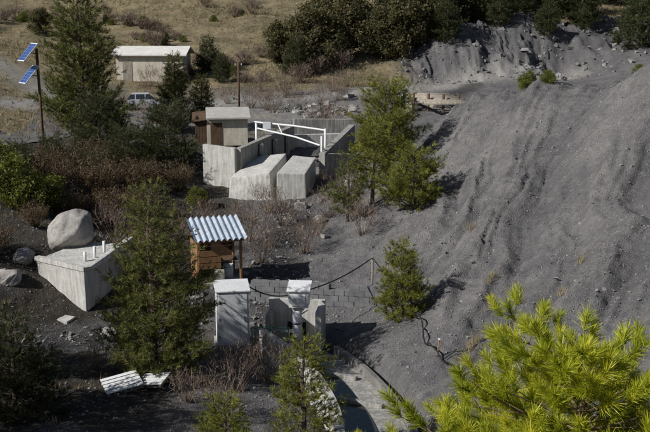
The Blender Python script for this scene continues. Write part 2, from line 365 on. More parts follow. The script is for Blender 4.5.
def broad(name,x,y,Ht,R,seed,mf='oak',ncl=45,nl=110,h0=.15,lw=.16,cl=.75,mw='bark',zoff=-.1,multi=3):
    r=np.random.default_rng(seed);tb=Tubes();P=[];D=[];S=[]
    stems=[]
    for m_ in range(multi):
        a=r.uniform(0,6.28);e=np.array([math.cos(a)*R*.4,math.sin(a)*R*.4,Ht*r.uniform(.55,.8)]) if multi>1 else np.array([0,0,Ht*.75])
        pts=np.array([[0,0,0],e*[.35,.35,.4],e*[.8,.8,.75],e])+np.r_[np.zeros((1,3)),r.normal(0,.08,(3,3))]
        tb.add(pts,np.array([.03,.024,.015,.008])*Ht*.9,6);stems.append(pts)
    lob=r.uniform(.5,1.3,(6,4))
    for c in range(ncl):
        a=r.uniform(0,6.28);zz=r.uniform(h0,1);rr=R*math.sqrt(max(.05,1-((zz-.5)/.58)**2))*r.uniform(.3,1)*lob[int(a/6.284*6),min(3,int(zz*4))]
        q=np.array([math.cos(a)*rr,math.sin(a)*rr,zz*Ht*(1-.25*rr/R)*r.uniform(.88,1.05)])
        st=stems[r.integers(0,len(stems))];b=st[2] if zz>.45 else st[1]
        tb.add([b,(b+q)/2+r.normal(0,.1,3)+[0,0,.1],q],[.012*Ht*.5,.008*Ht*.5,.005],3)
        P.append(q);D.append(r.normal(size=3));S.append(cl*r.uniform(.6,1.25))
    T=[template('leaf',r,nl,w=lw/cl) for _ in range(4)]
    V2,t2=instance(T,P,D,S,r)
    t2=np.clip(t2,0,1);me=plant_mesh(name,tb,V2,t2,M[mw],M[mf]);return obj(name,me,None,(x,y,h(x,y)+zoff))
def shrub_mesh(name,Ht,R,seed,nst=60,mf='twig',leaves=0,w=.012,lw=.05,ml='straw'):
    r=np.random.default_rng(seed);V=[];tt=[]
    def sl(a,b,wd,t):
        d=b-a;s=np.cross(d,r.normal(size=3));s/=np.linalg.norm(s)+1e-9
        V.extend([a+s*wd/2,a-s*wd/2,b]);tt.extend([t]*3)
    ends=[]
    for i in range(nst):
        t=r.uniform(0,1);a=r.uniform(0,6.28);rr=R*math.sqrt(r.random());hh=Ht*r.uniform(.5,1)*(1-.35*(rr/R)**2)
        b0=np.array([math.cos(a)*rr*.15,math.sin(a)*rr*.15,-.05]);m_=np.array([math.cos(a)*rr*.6,math.sin(a)*rr*.6,hh*.55])+r.normal(0,.05,3);e=np.array([math.cos(a)*rr,math.sin(a)*rr,hh])
        sl(b0,m_,w*1.6,t);sl(m_*.97,e,w*1.2,t)
        for j in range(5):
            f=r.uniform(0,1);p=m_+(e-m_)*f;q=p+r.normal(0,.16,3)*Ht*.5+np.array([0,0,.12*Ht]);sl(p,q,w,t);ends.append(q)
            for z in range(2): sl(p+(q-p)*.6,q+r.normal(0,.09,3)*Ht*.6,w*.7,t)
    if leaves:
        E=np.array(ends)[r.integers(0,len(ends),leaves)]+r.normal(0,.08,(leaves,3))
        for e in E:
            d=r.normal(size=3);d/=np.linalg.norm(d);sl(e,e+d*lw,lw*.7,r.uniform(0,1))
    V=np.array(V);return mesh_np(name,V,np.arange(len(V)).reshape(-1,3),False,[M[mf]],dict(tint=np.array(tt)))
def put(name,me,x,y,s=1,rz=0,zoff=0): 
    o=obj(name,me,None,(x,y,h(x,y)+zoff),(0,0,rz));o.scale=(s,s,s);return o
# ------------------------------------------------------------------ stones
def stones(name,XY,S,m,flat=.6,seed=1):
    r=np.random.default_rng(seed);k=len(XY)
    c=np.array([(a,b,c_) for a in(-1,1) for b in(-1,1) for c_ in(-1,1)],float)*.5
    Fq=np.array([(0,1,3,2),(4,6,7,5),(0,4,5,1),(2,3,7,6),(0,2,6,4),(1,5,7,3)])
    V=np.repeat(c[None],k,0)*r.uniform(.45,1.15,(k,8,1))+r.normal(0,.06,(k,8,3))
    V*=np.stack([r.uniform(.8,1.3,k),r.uniform(.6,1.1,k),r.uniform(.4,.8,k)*flat/.6],-1)[:,None,:]
    a=r.uniform(0,6.28,k);t=r.normal(0,.35,k)
    ca,sa,ct,st=np.cos(a),np.sin(a),np.cos(t),np.sin(t)
    x=V[...,0]*ct[:,None]-V[...,2]*st[:,None];z=V[...,0]*st[:,None]+V[...,2]*ct[:,None];y=V[...,1]
    V=np.stack([x*ca[:,None]-y*sa[:,None],x*sa[:,None]+y*ca[:,None],z],-1)*S[:,None,None]
    zz=H(XY[:,0],XY[:,1])+S*.12
    V+=np.c_[XY,zz][:,None,:]
    Fa=(Fq[None]+np.arange(k)[:,None,None]*8).reshape(-1,4)
    return obj(name,mesh_np(name,V.reshape(-1,3),Fa,False,[m],dict(tint=np.repeat(r.uniform(0,1,k),8))))
def stone_mat(nm,a,b):
    m,nt,p,o=mat(nm);t=N(nt,'ShaderNodeAttribute');t.attribute_name='tint'
    nt.links.new(ramp(nt,t.outputs['Fac'],[(0,a),(1,b)]),p.inputs['Base Color']);p.inputs['Roughness'].default_value=.95;return m
M['grav']=stone_mat('marl_chips',(.10,.098,.098),(.28,.27,.26))
M['peb']=stone_mat('stream_stones',(.09,.087,.082),(.36,.34,.315))
k=26000;xy=np.c_[rng.uniform(-14,15,k),rng.uniform(21,62,k)];S=rng.lognormal(-3.3,.45,k)
stones('loose_gravel',xy,np.clip(S,.02,.15),M['grav'],seed=2)
def along(L,k,sd):
    i=rng.integers(0,len(L)-1,k);t=rng.random(k)[:,None];return L[i]*(1-t)+L[i+1]*t+rng.normal(0,sd,(k,2))
a=np.concatenate([along(STREAM[2:],800,1.0),along(TRIB,350,.7)])
stones('stream_rubble',a,np.clip(rng.lognormal(-2.5,.5,len(a)),.04,.4),M['peb'],seed=3)
a=np.c_[rng.normal(-.6,1.3,120),rng.normal(81,1.6,120)];stones('rubble_pile',a,rng.uniform(.2,.75,120),M['peb'],seed=4)
a=np.c_[rng.uniform(-30,12,160),rng.uniform(66,96,160)];stones('scattered_rocks',a,rng.lognormal(-1.8,.5,160),M['peb'],seed=5)
a=np.c_[rng.uniform(7,36,700),rng.uniform(97,116,700)];stones('scree_rocks',a,np.clip(rng.lognormal(-1.4,.5,700),.1,1.0),M['grav'],seed=6)
# ------------------------------------------------------------------ lower gauging station
def ribbon(name,par,C,hw,z0,z1,m,bev=0,off=0,nseg=30):
    C=np.asarray(C,float);t=np.r_[0,np.cumsum(np.hypot(*np.diff(C,axis=0).T))]
    u=np.linspace(0,t[-1],nseg);P=np.c_[np.interp(u,t,C[:,0]),np.interp(u,t,C[:,1])]
    for _ in range(4): P[1:-1]=(P[:-2]+2*P[1:-1]+P[2:])/4
    T=np.gradient(P,axis=0);T/=np.linalg.norm(T,axis=1)[:,None];Nn=np.c_[T[:,1],-T[:,0]]
    P=P-Nn*off;a=P-Nn*hw;b=P+Nn*hw
    z0=np.broadcast_to(z0,(nseg,));z1=np.broadcast_to(z1,(nseg,))
    V=np.concatenate([np.c_[a,z0],np.c_[b,z0],np.c_[b,z1],np.c_[a,z1]])
    Fs=[]
    for i in range(nseg-1):
        for q in range(4):
            A_=q*nseg+i;B_=((q+1)%4)*nseg+i;Fs.append((A_,B_,B_+1,A_+1))
    Fs.append((0,nseg,2*nseg,3*nseg));Fs.append((nseg-1,4*nseg-1,3*nseg-1,2*nseg-1))
    bm=bmesh.new();vs=[bm.verts.new(v) for v in V]
    for f in Fs: bm.faces.new([vs[i] for i in f])
    return finish(bm,name,par,m,bev=bev)
E=empty('concrete_flume',(0,0,0))
ribbon('floor',E,CH,1.02,-.85,-.5,M['conc'])
ribbon('outer_wall',E,CH,.13,-.9,np.linspace(.5,.2,30),M['conc_l'],.015,off=-1.17)
ribbon('inner_wall',E,CH[1:],.09,-.9,np.linspace(-.15,-.4,30),M['conc_d'],.015,off=1.12)
ribbon('flume_water',E,CH,.48,-.5,-.485,M['water'],off=-.35)
for i,(tx,ty) in enumerate([(.2,32.4),(.95,30.0)]): box('cross_sill_%d'%i,E,(tx,ty,-.44),(1.9,.2,.14),M['conc'],(0,0,-.4),.02)
E=empty('measuring_well',(-1.1,35.2,-.3),-.12)
box('back_wall',E,(0,.55,.7),(2.1,.22,1.7),M['conc_l'])
box('right_wall',E,(.93,-.08,.62),(.22,1.03,1.55),M['conc_l'])
box('left_wall',E,(-.94,.05,.5),(.2,.77,1.3),M['conc'])
box('opening_shade_panel',E,(.0,.425,.35),(.7,.03,.7),M['dark'])  # black panel on the solid wall; its colour stands for a shaded opening
box('footbridge_plate',E,(-.35,-.42,.62),(1.1,.28,.05),M['metal'])
E=empty('water_level_gauge',(-1.0,34.55,-.5),-.1)
cyl('stilling_tube',E,(0,0,0),(0,0,1.85),.17,M['white'])
cyl('tube_collar',E,(0,0,1.2),(0,0,1.26),.2,M['metal'])
hexa('instrument_housing',E,[(-.27,-.28,1.85),(.42,-.28,1.85),(.42,.3,1.85),(-.27,.3,1.85)],[(-.3,-.3,2.45),(.46,-.3,2.45),(.46,.32,2.62),(-.3,.32,2.62)],M['white'],.02)
hexa('housing_lid',E,[(-.34,-.36,2.46),(.5,-.36,2.46),(.5,.37,2.66),(-.34,.37,2.66)],[(-.34,-.36,2.51),(.5,-.36,2.51),(.5,.37,2.71),(-.34,.37,2.71)],M['white'],.01)
box('housing_door',E,(.08,-.302,2.13),(.5,.02,.42),M['cab'],(0,0,0),.005)
for i in range(2): cyl('bracket_%d'%i,E,(.1,.05,1.5+.2*i),(.3,.6,1.5+.2*i),.025,M['metal'],8)
E=empty('equipment_cabinet',(-3.35,34.6,-.15),.16)
box('plinth',E,(0,0,.04),(1.3,1.2,.3),M['conc'])
box('cabinet_body',E,(0,0,1.17),(1.15,1.05,1.96),M['cab'],bev=.02)
hexa('sloped_lid',E,[(-.62,-.58,2.152),(.62,-.58,2.152),(.62,.58,2.152),(-.62,.58,2.152)],[(-.62,-.58,2.2),(.62,-.58,2.2),(.62,.58,2.32),(-.62,.58,2.32)],M['white'],.01)
box('door_panel',E,(0,-.532,1.17),(1.0,.02,1.8),M['cab'],bev=.006)
box('door_handle',E,(.4,-.556,1.15),(.03,.03,.2),M['metal'],bev=.004)
for i in range(3): box('hinge_%d'%i,E,(-.49,-.55,.5+.65*i),(.04,.02,.1),M['metal'],bev=.003)
E=empty('pipe_railing',(0,0,0))
for i,(px,py) in enumerate([(-2.6,33.9),(-1.9,34.0),(-1.3,33.9)]): cyl('post_%d'%i,E,(px,py,-.5),(px,py,.75),.025,M['green_p'],8)
for i,zz in enumerate((.35,.72)): tube('rail_%d'%i,E,[(-2.65,33.9,zz),(-1.9,34.0,zz),(-1.25,33.9,zz)],.022,M['green_p'])
# block wall
E=empty('block_retaining_wall',(0,0,0))
bm=bmesh.new();p0=np.array([-3.0,39.6]);p1=np.array([2.3,37.9]);L=np.linalg.norm(p1-p0);dr=(p1-p0)/L;an=math.atan2(dr[1],dr[0])
for row in range(6):
    nb_=int(L/.42)
    for i in range(nb_+1):
        c=p0+dr*(i*.42+(.21 if row%2 else 0)+rng.normal(0,.008));zb=-.35+row*.23+.22*(i/nb_)
        if row==5 and rng.random()<.25: continue
        mt=Matrix.Translation((c[0],c[1],zb))@Matrix.Rotation(an+rng.normal(0,.03),4,'Z')@Matrix.Diagonal((.41,.3+rng.normal(0,.015),.222,1))
        bmesh.ops.create_cube(bm,size=1,matrix=mt)
finish(bm,'stacked_blocks',E,M['block'],bev=.01)
# left concrete block and boulder
E=empty('concrete_abutment',(-9.7,38.7,-.2),0)
hexa('main_block',E,[(-1.6,.3,-.3),(.3,-.9,-.3),(1.45,2.1,-.3),(-.6,2.6,-.3)],[(-1.95,.35,2.1),(.3,-1.0,2.0),(1.6,2.2,2.3),(-.6,2.6,2.3)],M['conc_l'],.03)
hexa('front_coping',E,[(-2.0,.33,2.06),(.3,-1.05,1.97),(.42,-.85,1.99),(-1.85,.55,2.09)],[(-2.0,.33,2.24),(.3,-1.05,2.14),(.42,-.85,2.14),(-1.85,.55,2.24)],M['conc_l'],.015)
hexa('side_coping',E,[(.33,-1.0,1.99),(.55,-.85,1.99),(1.66,2.2,2.28),(1.42,2.25,2.28)],[(.33,-1.0,2.135),(.55,-.85,2.135),(1.66,2.2,2.62),(1.42,2.25,2.62)],M['conc_l'],.015)
for i in range(3): cyl('vent_pipe_%d'%i,E,(.1+.3*i,.1+.4*i,2.0),(.1+.3*i,.1+.4*i,2.5+.12*i),.06,M['white'],10)
hexa('fallen_slab',E,[(-1.2,-1.6,.05),(-.2,-2.0,.0),(0,-1.5,.05),(-.9,-1.2,.1)],[(-1.2,-1.6,.3),(-.2,-2.0,.25),(0,-1.5,.3),(-.9,-1.2,.35)],M['conc_l'],.02)
def boulder(name,x,y,s,seed,sc=(1,1,.8),m='stone',zoff=0,npl=34,rz=None):
    bm=bmesh.new();bmesh.ops.create_icosphere(bm,subdivisions=5,radius=1)
    r=np.random.default_rng(seed);pl=[Vector(r.normal(size=3)).normalized() for _ in range(npl)];of=r.uniform(.72,.93,npl)
    for v in bm.verts:
        c=v.co.copy()
        for q,o_ in zip(pl,of):
            dd=c.dot(q)-o_
            if dd>0: c-=q*dd*.95
        f=float(fbm(np.array([c.x*2+c.z*1.7]),np.array([c.y*2-c.z]),4,seed)[0])
        c*=1.05+f*.3;v.co=Vector((c.x*sc[0],c.y*sc[1],c.z*sc[2]))*s
    o=finish(bm,name,None,M[m],(x,y,h(x,y)+zoff),(0,0,seed),smooth=True);return o
boulder('boulder',-10.75,41.4,1.15,5,(1,.95,.88),zoff=.6)
for i,(bx,by,bs) in enumerate([(-9.3,42.3,.5),(-12.3,39.6,.45),(-6.6,37.6,.3),(-8.1,36,.35),(-5.3,39.6,.3),(1.6,56.6,.5),(-1.3,52.5,.4),(-.3,50,.3),(2.4,62,.6),(-12.5,38.2,.5)]): boulder('rock',bx,by,bs,20+i,zoff=.05,npl=14)
# ------------------------------------------------------------------ shelter with corrugated roof
hx,hy=-4.65,41.6;E=empty('wooden_shelter',(hx,hy,h(hx,hy)),.32)
def corr(name,par,w,d,zf,zb,m,nc=11,amp=.035,ys=0):
    nx_=nc*8+1;xs=np.linspace(-w/2,w/2,nx_);V=[];F_=[]
    for sgn,dz in ((0,0),(1,-.012)):
        for yy,zz in ((-d/2,zf),(d/2,zb)):
            for xx in xs: V.append((xx,yy+ys,zz+amp*math.cos((xx+w/2)/w*nc*2*math.pi)+dz))
    for s in range(2):
        o_=s*2*nx_
        for i in range(nx_-1): F_.append((o_+i,o_+i+1,o_+nx_+i+1,o_+nx_+i))
    return obj(name,mesh_np(name,V,F_,True,[m]),par)
corr('corrugated_roof',E,2.25,2.0,1.9,2.5,M['roofw'],9,.05)
for i,(a,b) in enumerate([(-.9,-.7),(.9,-.7),(-.9,.7),(.9,.7)]): box('post_%d'%i,E,(a,b,(.88 if b<0 else 1.1)),(.1,.1,(1.76 if b<0 else 2.2)),M['wood_or'])
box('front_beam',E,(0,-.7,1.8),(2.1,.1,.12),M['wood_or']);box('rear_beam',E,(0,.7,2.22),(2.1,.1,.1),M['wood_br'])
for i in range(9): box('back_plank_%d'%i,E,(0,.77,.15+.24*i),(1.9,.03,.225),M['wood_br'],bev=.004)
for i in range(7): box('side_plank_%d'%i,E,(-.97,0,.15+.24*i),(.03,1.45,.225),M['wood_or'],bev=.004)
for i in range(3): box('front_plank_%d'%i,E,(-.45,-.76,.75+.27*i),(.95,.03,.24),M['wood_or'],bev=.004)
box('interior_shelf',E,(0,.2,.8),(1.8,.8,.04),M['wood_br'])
hexa('stored_stone_block',E,[(-.35,-1.05,-.3),(.15,-1.1,-.3),(.2,-.75,-.3),(-.3,-.7,-.3)],[(-.3,-1.0,.55),(.1,-1.05,.5),(.15,-.8,.6),(-.25,-.75,.62)],M['stone'],.05)
cyl('water_canister',E,(.45,-.2,0),(.45,-.2,.65),.22,M['cab'])
hexa('foundation',E,[(-1.1,-.95,-.5),(1.1,-.95,-.5),(1.1,.95,-.5),(-1.1,.95,-.5)],[(-1.05,-.9,.02),(1.05,-.9,.02),(1.05,.9,.02),(-1.05,.9,.02)],M['conc'],.03)
# ------------------------------------------------------------------ upper gauging station
E=empty('upper_gauging_station',(0,0,0))
hexa('left_front_wall',E,[(-7.1,57.6,.9),(-5.2,57.0,.9),(-5.1,57.3,.9),(-7.0,57.95,.9)],[(-7.1,57.6,4.0),(-5.2,57.0,3.85),(-5.1,57.3,3.85),(-7.0,57.95,4.0)],M['conc_l'],.02)
hexa('left_channel_wall',E,[(-5.17,57.34,1),(-4.85,57.2,1),(-2.0,65.5,1),(-2.35,65.6,1)],[(-5.17,57.34,3.83),(-4.85,57.2,3.83),(-2.0,65.5,4.15),(-2.35,65.6,4.15)],M['conc'],.02)
for i in range(3):
    f=.3+.25*i;box('buttress_%d'%i,E,(-4.9+2.85*f+.2,57.2+8.3*f,2.6),(.25,.3,2.3),M['conc'],(0,0,.33))
hexa('middle_block',E,[(-5.5,55.4,.6),(-2.9,55.1,.6),(-2.2,59.4,.6),(-4.3,59.9,.6)],[(-5.4,55.7,2.35),(-3.1,55.3,2.75),(-2.3,59.3,3.25),(-4.2,59.8,3.0)],M['conc_l'],.12)
hexa('right_block',E,[(-2.75,54.9,.5),(-1.05,55.0,.5),(-.5,58.6,.5),(-1.95,58.8,.5)],[(-2.7,55.0,2.75),(-1.1,55.1,2.7),(-.55,58.5,3.1),(-1.9,58.7,3.2)],M['conc_l'],.07)
hexa('apron_slab',E,[(-4.3,59.5,.9),(-.3,58.5,.9),(1.4,65,1.2),(-2,66,1.2)],[(-4.3,59.5,1.9),(-.3,58.5,1.9),(1.4,65,2.3),(-2,66,2.3)],M['conc_d'],.03)
hexa('right_channel_wall',E,[(-.35,58.6,1),(.0,58.5,1),(2.0,66.5,1),(1.6,66.6,1)],[(-.35,58.6,3.35),(.0,58.5,3.35),(2.0,66.5,4.1),(1.6,66.6,4.1)],M['conc'],.02)
hexa('right_wing_wall',E,[(.02,58.6,1.2),(2.3,60.4,1.5),(2.1,60.7,1.5),(.05,59,1.2)],[(.02,58.6,3.3),(2.3,60.4,3.0),(2.1,60.7,3.0),(.05,59,3.3)],M['conc'],.02)
hexa('rear_weir',E,[(-2.3,65.6,1.5),(1.8,66.6,1.5),(1.7,67,1.5),(-2.4,66,1.5)],[(-2.3,65.6,3.5),(1.8,66.6,3.5),(1.7,67,3.5),(-2.4,66,3.5)],M['conc_l'],.03)
hexa('rear_wall',E,[(-2.1,67.6,2.5),(2.6,68.6,2.5),(2.5,69,2.5),(-2.2,68,2.5)],[(-2.1,67.6,4.35),(2.6,68.6,4.2),(2.5,69,4.2),(-2.2,68,4.35)],M['conc'],.03)
tube('gantry_beam_upper',E,[(-4.4,62.4,4.75),(-1.9,61.2,4.65),(.05,60.2,4.5)],.06,M['white'])
tube('gantry_beam_lower',E,[(-4.2,62.0,4.4),(-1.8,60.2,4.1),(-.3,59.0,3.75)],.055,M['white'])
for i,(a,b,c_) in enumerate([(-4.3,62.4,4.75),(.02,60.2,4.6),(-.2,59.0,4.3)]): cyl('gantry_post_%d'%i,E,(a,b,2),(a,b,c_),.07,M['white'],10)
tube('gantry_brace',E,[(-2.9,61.6,4.7),(-2.6,60.8,4.2)],.04,M['white'])
box('sampler_box',E,(-3.6,61.9,4.6),(.5,.4,.4),M['cab'])
# shed
sx,sy=-6.75,65.0;zg=3.05;E=empty('equipment_shed',(sx,sy,zg),.12)
box('wall_front',E,(.35,-1.1,.85),(2.6,.14,1.7),M['cream'])
box('wall_rear',E,(0,1.1,.95),(3.3,.14,2.1),M['wood_br'])
box('wall_right',E,(1.6,0,.9),(.12,2.06,1.9),M['cream'])
box('wall_left',E,(-1.65,0,.9),(.12,2.06,1.9),M['wood_br'])
for i in range(4): box('front_board_%d'%i,E,(-1.5+.17*i,-1.12,.85),(.155,.06,1.7),M['wood_br'],bev=.004)
hexa('mono_pitch_roof',E,[(-1.0,-1.45,1.72),(1.85,-1.45,1.72),(1.85,1.35,2.12),(-1.0,1.35,2.12)],[(-1.0,-1.45,1.84),(1.85,-1.45,1.84),(1.85,1.35,2.24),(-1.0,1.35,2.24)],M['roof2'],.02)
hexa('lean_to_roof',E,[(-1.9,-1.3,1.55),(-1.02,-1.3,1.65),(-1.02,1.3,1.95),(-1.9,1.3,1.85)],[(-1.9,-1.3,1.62),(-1.02,-1.3,1.72),(-1.02,1.3,2.02),(-1.9,1.3,1.92)],M['wood_br'],.01)
box('door',E,(-.35,-1.185,.75),(.75,.03,1.45),M['wood_br'],bev=.005)
# log check dam
E=empty('log_check_dam',(0,0,0))
for i in range(6): cyl('log_%d'%i,E,(6.3+.25*i,81.5-1.1*i,4.75-.03*i),(10.0+.25*i,80.2-1.1*i,4.85-.03*i),.17,M['wood_gr'],10)
for i in range(4): cyl('stake_%d'%i,E,(6.9+1.1*i,78-.5*i,2.6),(6.9+1.1*i,78-.5*i,5.2),.1,M['wood_br'],8)
for i in range(2): cyl('bearer_%d'%i,E,(7.0+2.4*i,81.8-1.0*i,4.45),(8.2+2.4*i,75.0-1.0*i,4.4),.15,M['wood_gr'],8)
E=empty('concrete_wing_wall',(0,0,0));hexa('wall_slab',E,[(5.6,78.3,2.5),(6.9,77.4,2.5),(6.95,77.7,2.5),(5.8,78.6,2.5)],[(5.6,78.3,5.6),(6.7,77.4,4.4),(6.75,77.7,4.4),(5.8,78.6,5.6)],M['conc_l'],.02)
box('footing',E,(6.4,77.9,2.6),(1.6,1.0,.5),M['conc'],(0,0,-.7))
# far cabin
bx,by=-17.0,100.5;E=empty('small_house',(bx,by,h(bx,by)-.2),-.05)
box('wall_front',E,(0,-1.9,1.3),(6.6,.2,2.6),M['cream']);box('wall_rear',E,(0,1.9,1.3),(6.6,.2,2.6),M['cream'])
hexa('gable_left',E,[(-3.3,-1.8,0),(-3.1,-1.8,0),(-3.1,1.8,0),(-3.3,1.8,0)],[(-3.3,-1.8,2.58),(-3.1,-1.8,2.58),(-3.1,1.8,2.58),(-3.3,1.8,2.58)],M['cream'],.01)
hexa('gable_right',E,[(3.1,-1.8,0),(3.3,-1.8,0),(3.3,1.8,0),(3.1,1.8,0)],[(3.1,-1.8,2.58),(3.3,-1.8,2.58),(3.3,1.8,2.58),(3.1,1.8,2.58)],M['cream'],.01)
hexa('roof_front',E,[(-3.7,-2.4,2.5),(3.7,-2.4,2.5),(3.7,0,3.25),(-3.7,0,3.25)],[(-3.7,-2.4,2.62),(3.7,-2.4,2.62),(3.7,0,3.37),(-3.7,0,3.37)],M['roofb'],.01)
hexa('roof_rear',E,[(-3.7,0.01,3.25),(3.7,0.01,3.25),(3.7,2.4,2.5),(-3.7,2.4,2.5)],[(-3.7,0.01,3.37),(3.7,0.01,3.37),(3.7,2.4,2.62),(-3.7,2.4,2.62)],M['roofb'],.01)
box('door',E,(-2.2,-2.015,1.0),(.9,.04,2.0),M['wood_gr'])
# car
def car(x,y,rz):
    E=empty('parked_car',(x,y,h(x,y)+.02),rz)
    st=[(-2.0,.55,.45,.8,.78),(-1.95,.3,.85,.9,.84),(-1.2,.25,1.0,.92,.86),(-.4,.25,.98,.93,.87),(.5,.25,.96,.93,.87),(1.1,.25,.88,.92,.85),(1.75,.28,.72,.88,.8),(2.0,.4,.55,.8,.72)]
    bm=bmesh.new();R=[]
    for (xx,zb,zt,hw,ht) in st:
        R.append([bm.verts.new(v) for v in [(xx,-hw*.95,zb),(xx,-hw,(zb+zt)/2),(xx,-ht,zt),(xx,ht,zt),(xx,hw,(zb+zt)/2),(xx,hw*.95,zb)]])
    for a,b in zip(R[:-1],R[1:]):
        for i in range(6): bm.faces.new((a[i],a[(i+1)%6],b[(i+1)%6],b[i]))
    bm.faces.new(R[0]);bm.faces.new(R[-1][::-1]);finish(bm,'body',E,M['carp'],bev=.03,smooth=False)
    hexa('cabin_glass',E,[(-1.75,-.82,.96),(.95,-.82,.93),(.95,.82,.93),(-1.75,.82,.96)],[(-1.35,-.66,1.42),(.2,-.66,1.44),(.2,.66,1.44),(-1.35,.66,1.42)],M['glass'],.03)
    hexa('roof',E,[(-1.4,-.67,1.41),(.25,-.67,1.43),(.25,.67,1.43),(-1.4,.67,1.41)],[(-1.3,-.6,1.47),(.12,-.6,1.49),(.12,.6,1.49),(-1.3,.6,1.47)],M['carp'],.015)
    for i,px in enumerate((-1.0,-.15)):
        for s in(-1,1): hexa('pillar_%d_%d'%(i,s+1),E,[(px,s*.83,.95),(px+.08,s*.83,.95),(px+.08,s*.79,.95),(px,s*.79,.95)],[(px,s*.675,1.43),(px+.08,s*.675,1.43),(px+.08,s*.64,1.43),(px,s*.64,1.43)],M['carp'],0)
    for i,wx in enumerate((-1.25,1.25)):
        for s in(-1,1):
            cyl('tyre_%d_%d'%(i,s+1),E,(wx,s*.72,.31),(wx,s*.945,.31),.31,M['rubber'],24);cyl('hub_%d_%d'%(i,s+1),E,(wx,s*.9,.31),(wx,s*.96,.31),.19,M['metal'],16)
    for s in(-1,1): box('headlamp_%d'%(s+1),E,(1.93,s*.6,.62),(.12,.28,.13),M['white'],bev=.03);box('tail_lamp_%d'%(s+1),E,(-1.97,s*.68,.75),(.08,.2,.16),M['wood_or'],bev=.02)
car(-15.9,89.6,.1)
# poles
px,py=-6.95,81.0;E=empty('utility_pole',(px,py,h(px,py)-.2))
cyl('wooden_mast',E,(0,0,0),(0,0,4.4),.09,M['wood_br'],10);cyl('cross_arm',E,(-.3,0,4.1),(.3,0,4.1),.035,M['wood_br'],8)
for i in (-1,1): cyl('insulator_%d'%(i+1),E,(i*.25,0,4.12),(i*.25,0,4.28),.035,M['white'],8)
px,py=-16.2,57.3;E=empty('solar_panel_mast',(px,py,h(px,py)-.3))
cyl('mast',E,(0,0,0),(-.12,0,7.2),.08,M['wood_br'],12)
for i,(zz) in enumerate((7.0,5.75)):
    Q=bpy.data.objects.new('panel_%d'%i,None);scene.collection.objects.link(Q);Q.parent=E;Q.location=(-.55,-.25,zz);Q.rotation_euler=(math.radians(48),0,math.radians(-52))
    box('frame',Q,(0,0,0),(.95,1.3,.05),M['white'],bev=.005)
    bm=bmesh.new()
    for a in range(4):
        for b in range(6): bmesh.ops.create_cube(bm,size=1,matrix=Matrix.Translation((-.33+a*.22,-.5+b*.2,.03))@Matrix.Diagonal((.21,.19,.01,1)))
    finish(bm,'cells',Q,M['cell'])
    cyl('support_arm_%d'%i,E,(-.1,0,zz-.1),(-.55,-.25,zz-.03),.035,M['metal'],8)
# concrete barrier + track
E=empty('concrete_barrier',(-17.1,56.6,h(-17.1,56.6)-.1),.25)
for i in range(2): hexa('segment_%d'%i,E,[(-1.6+1.65*i,-.28,0),(0+1.65*i,-.28,0),(0+1.65*i,.28,0),(-1.6+1.65*i,.28,0)],[(-1.6+1.65*i,-.1,.85),(0+1.65*i,-.1,.85),(0+1.65*i,.1,.85),(-1.6+1.65*i,.1,.85)],M['conc_l'],.02)
def drape(name,C,hw,m,lift=.03,ns=90,nw=9):
    C=np.asarray(C,float);t=np.r_[0,np.cumsum(np.hypot(*np.diff(C,axis=0).T))];u=np.linspace(0,t[-1],ns)
    P=np.c_[np.interp(u,t,C[:,0]),np.interp(u,t,C[:,1])]
    for _ in range(30): P[1:-1]=(P[:-2]+2*P[1:-1]+P[2:])/4
    T=np.gradient(P,axis=0);T/=np.linalg.norm(T,axis=1)[:,None];Nn=np.c_[T[:,1],-T[:,0]]
    w=np.linspace(-hw,hw,nw);G=P[:,None,:]+Nn[:,None,:]*w[None,:,None]
    G=G.reshape(-1,2);z=H(G[:,0],G[:,1])
    z=z.reshape(ns,nw);z=np.repeat(z.mean(1)[:,None],nw,1)*.6+z*.4
    z=np.maximum(z,H(G[:,0],G[:,1]).reshape(ns,nw))+lift
    II=np.arange(ns*nw).reshape(ns,nw);F_=np.stack([II[:-1,:-1],II[:-1,1:],II[1:,1:],II[1:,:-1]],-1).reshape(-1,4)
    return obj(name,mesh_np(name,np.c_[G,z.ravel()],F_,True,[m]))
drape('asphalt_road',[(-40,56),(-28,60),(-21,64),(-19.5,70),(-21,78),(-22,84)],2.0,M['asph'])
# cables
def sag(a,b,s,k=14):
    t=np.linspace(0,1,k)[:,None];P=np.array(a)*(1-t)+np.array(b)*t;P[:,2]-=4*s*(t*(1-t))[:,0];return P
E=empty('power_cable',(0,0,0))
zA=h(1.9,38.7);cyl('support_post',E,(1.9,38.7,zA-.2),(1.9,38.7,zA+1.75),.04,M['wood_gr'],8)
cp=np.r_[sag((-2.8,34.9,2.0),(-1.0,35.4,1.6),.25)[:-1],sag((-1.0,35.4,1.6),(1.9,38.7,zA+1.7),.2)[:-1],sag((1.9,38.7,zA+1.7),(3.3,35.2,h(3.3,35.2)+.5),.1)]
tube('overhead_cable',E,cp,.025,M['rubber'],6)
gp=np.array([(3.3,35.2),(3.5,34),(3.35,32.6),(3.7,31.2),(4.2,29.8),(4.0,28.6),(4.4,27),(4.3,25)]);t=np.linspace(0,7,60);gp=np.c_[np.interp(t,range(8),gp[:,0]),np.interp(t,range(8),gp[:,1])]
for _ in range(6): gp[1:-1]=(gp[:-2]+2*gp[1:-1]+gp[2:])/4
z=H(gp[:,0],gp[:,1])+.08+.2*np.abs(np.sin(np.arange(60)*.35));tube('ground_cable',E,np.c_[gp,z],.027,M['rubber'],6)
gp=np.c_[np.linspace(3.9,6.4,30),np.linspace(31,32.3,30)];tube('branch_cable',E,np.c_[gp,H(gp[:,0],gp[:,1])+.1],.018,M['rubber'],5)
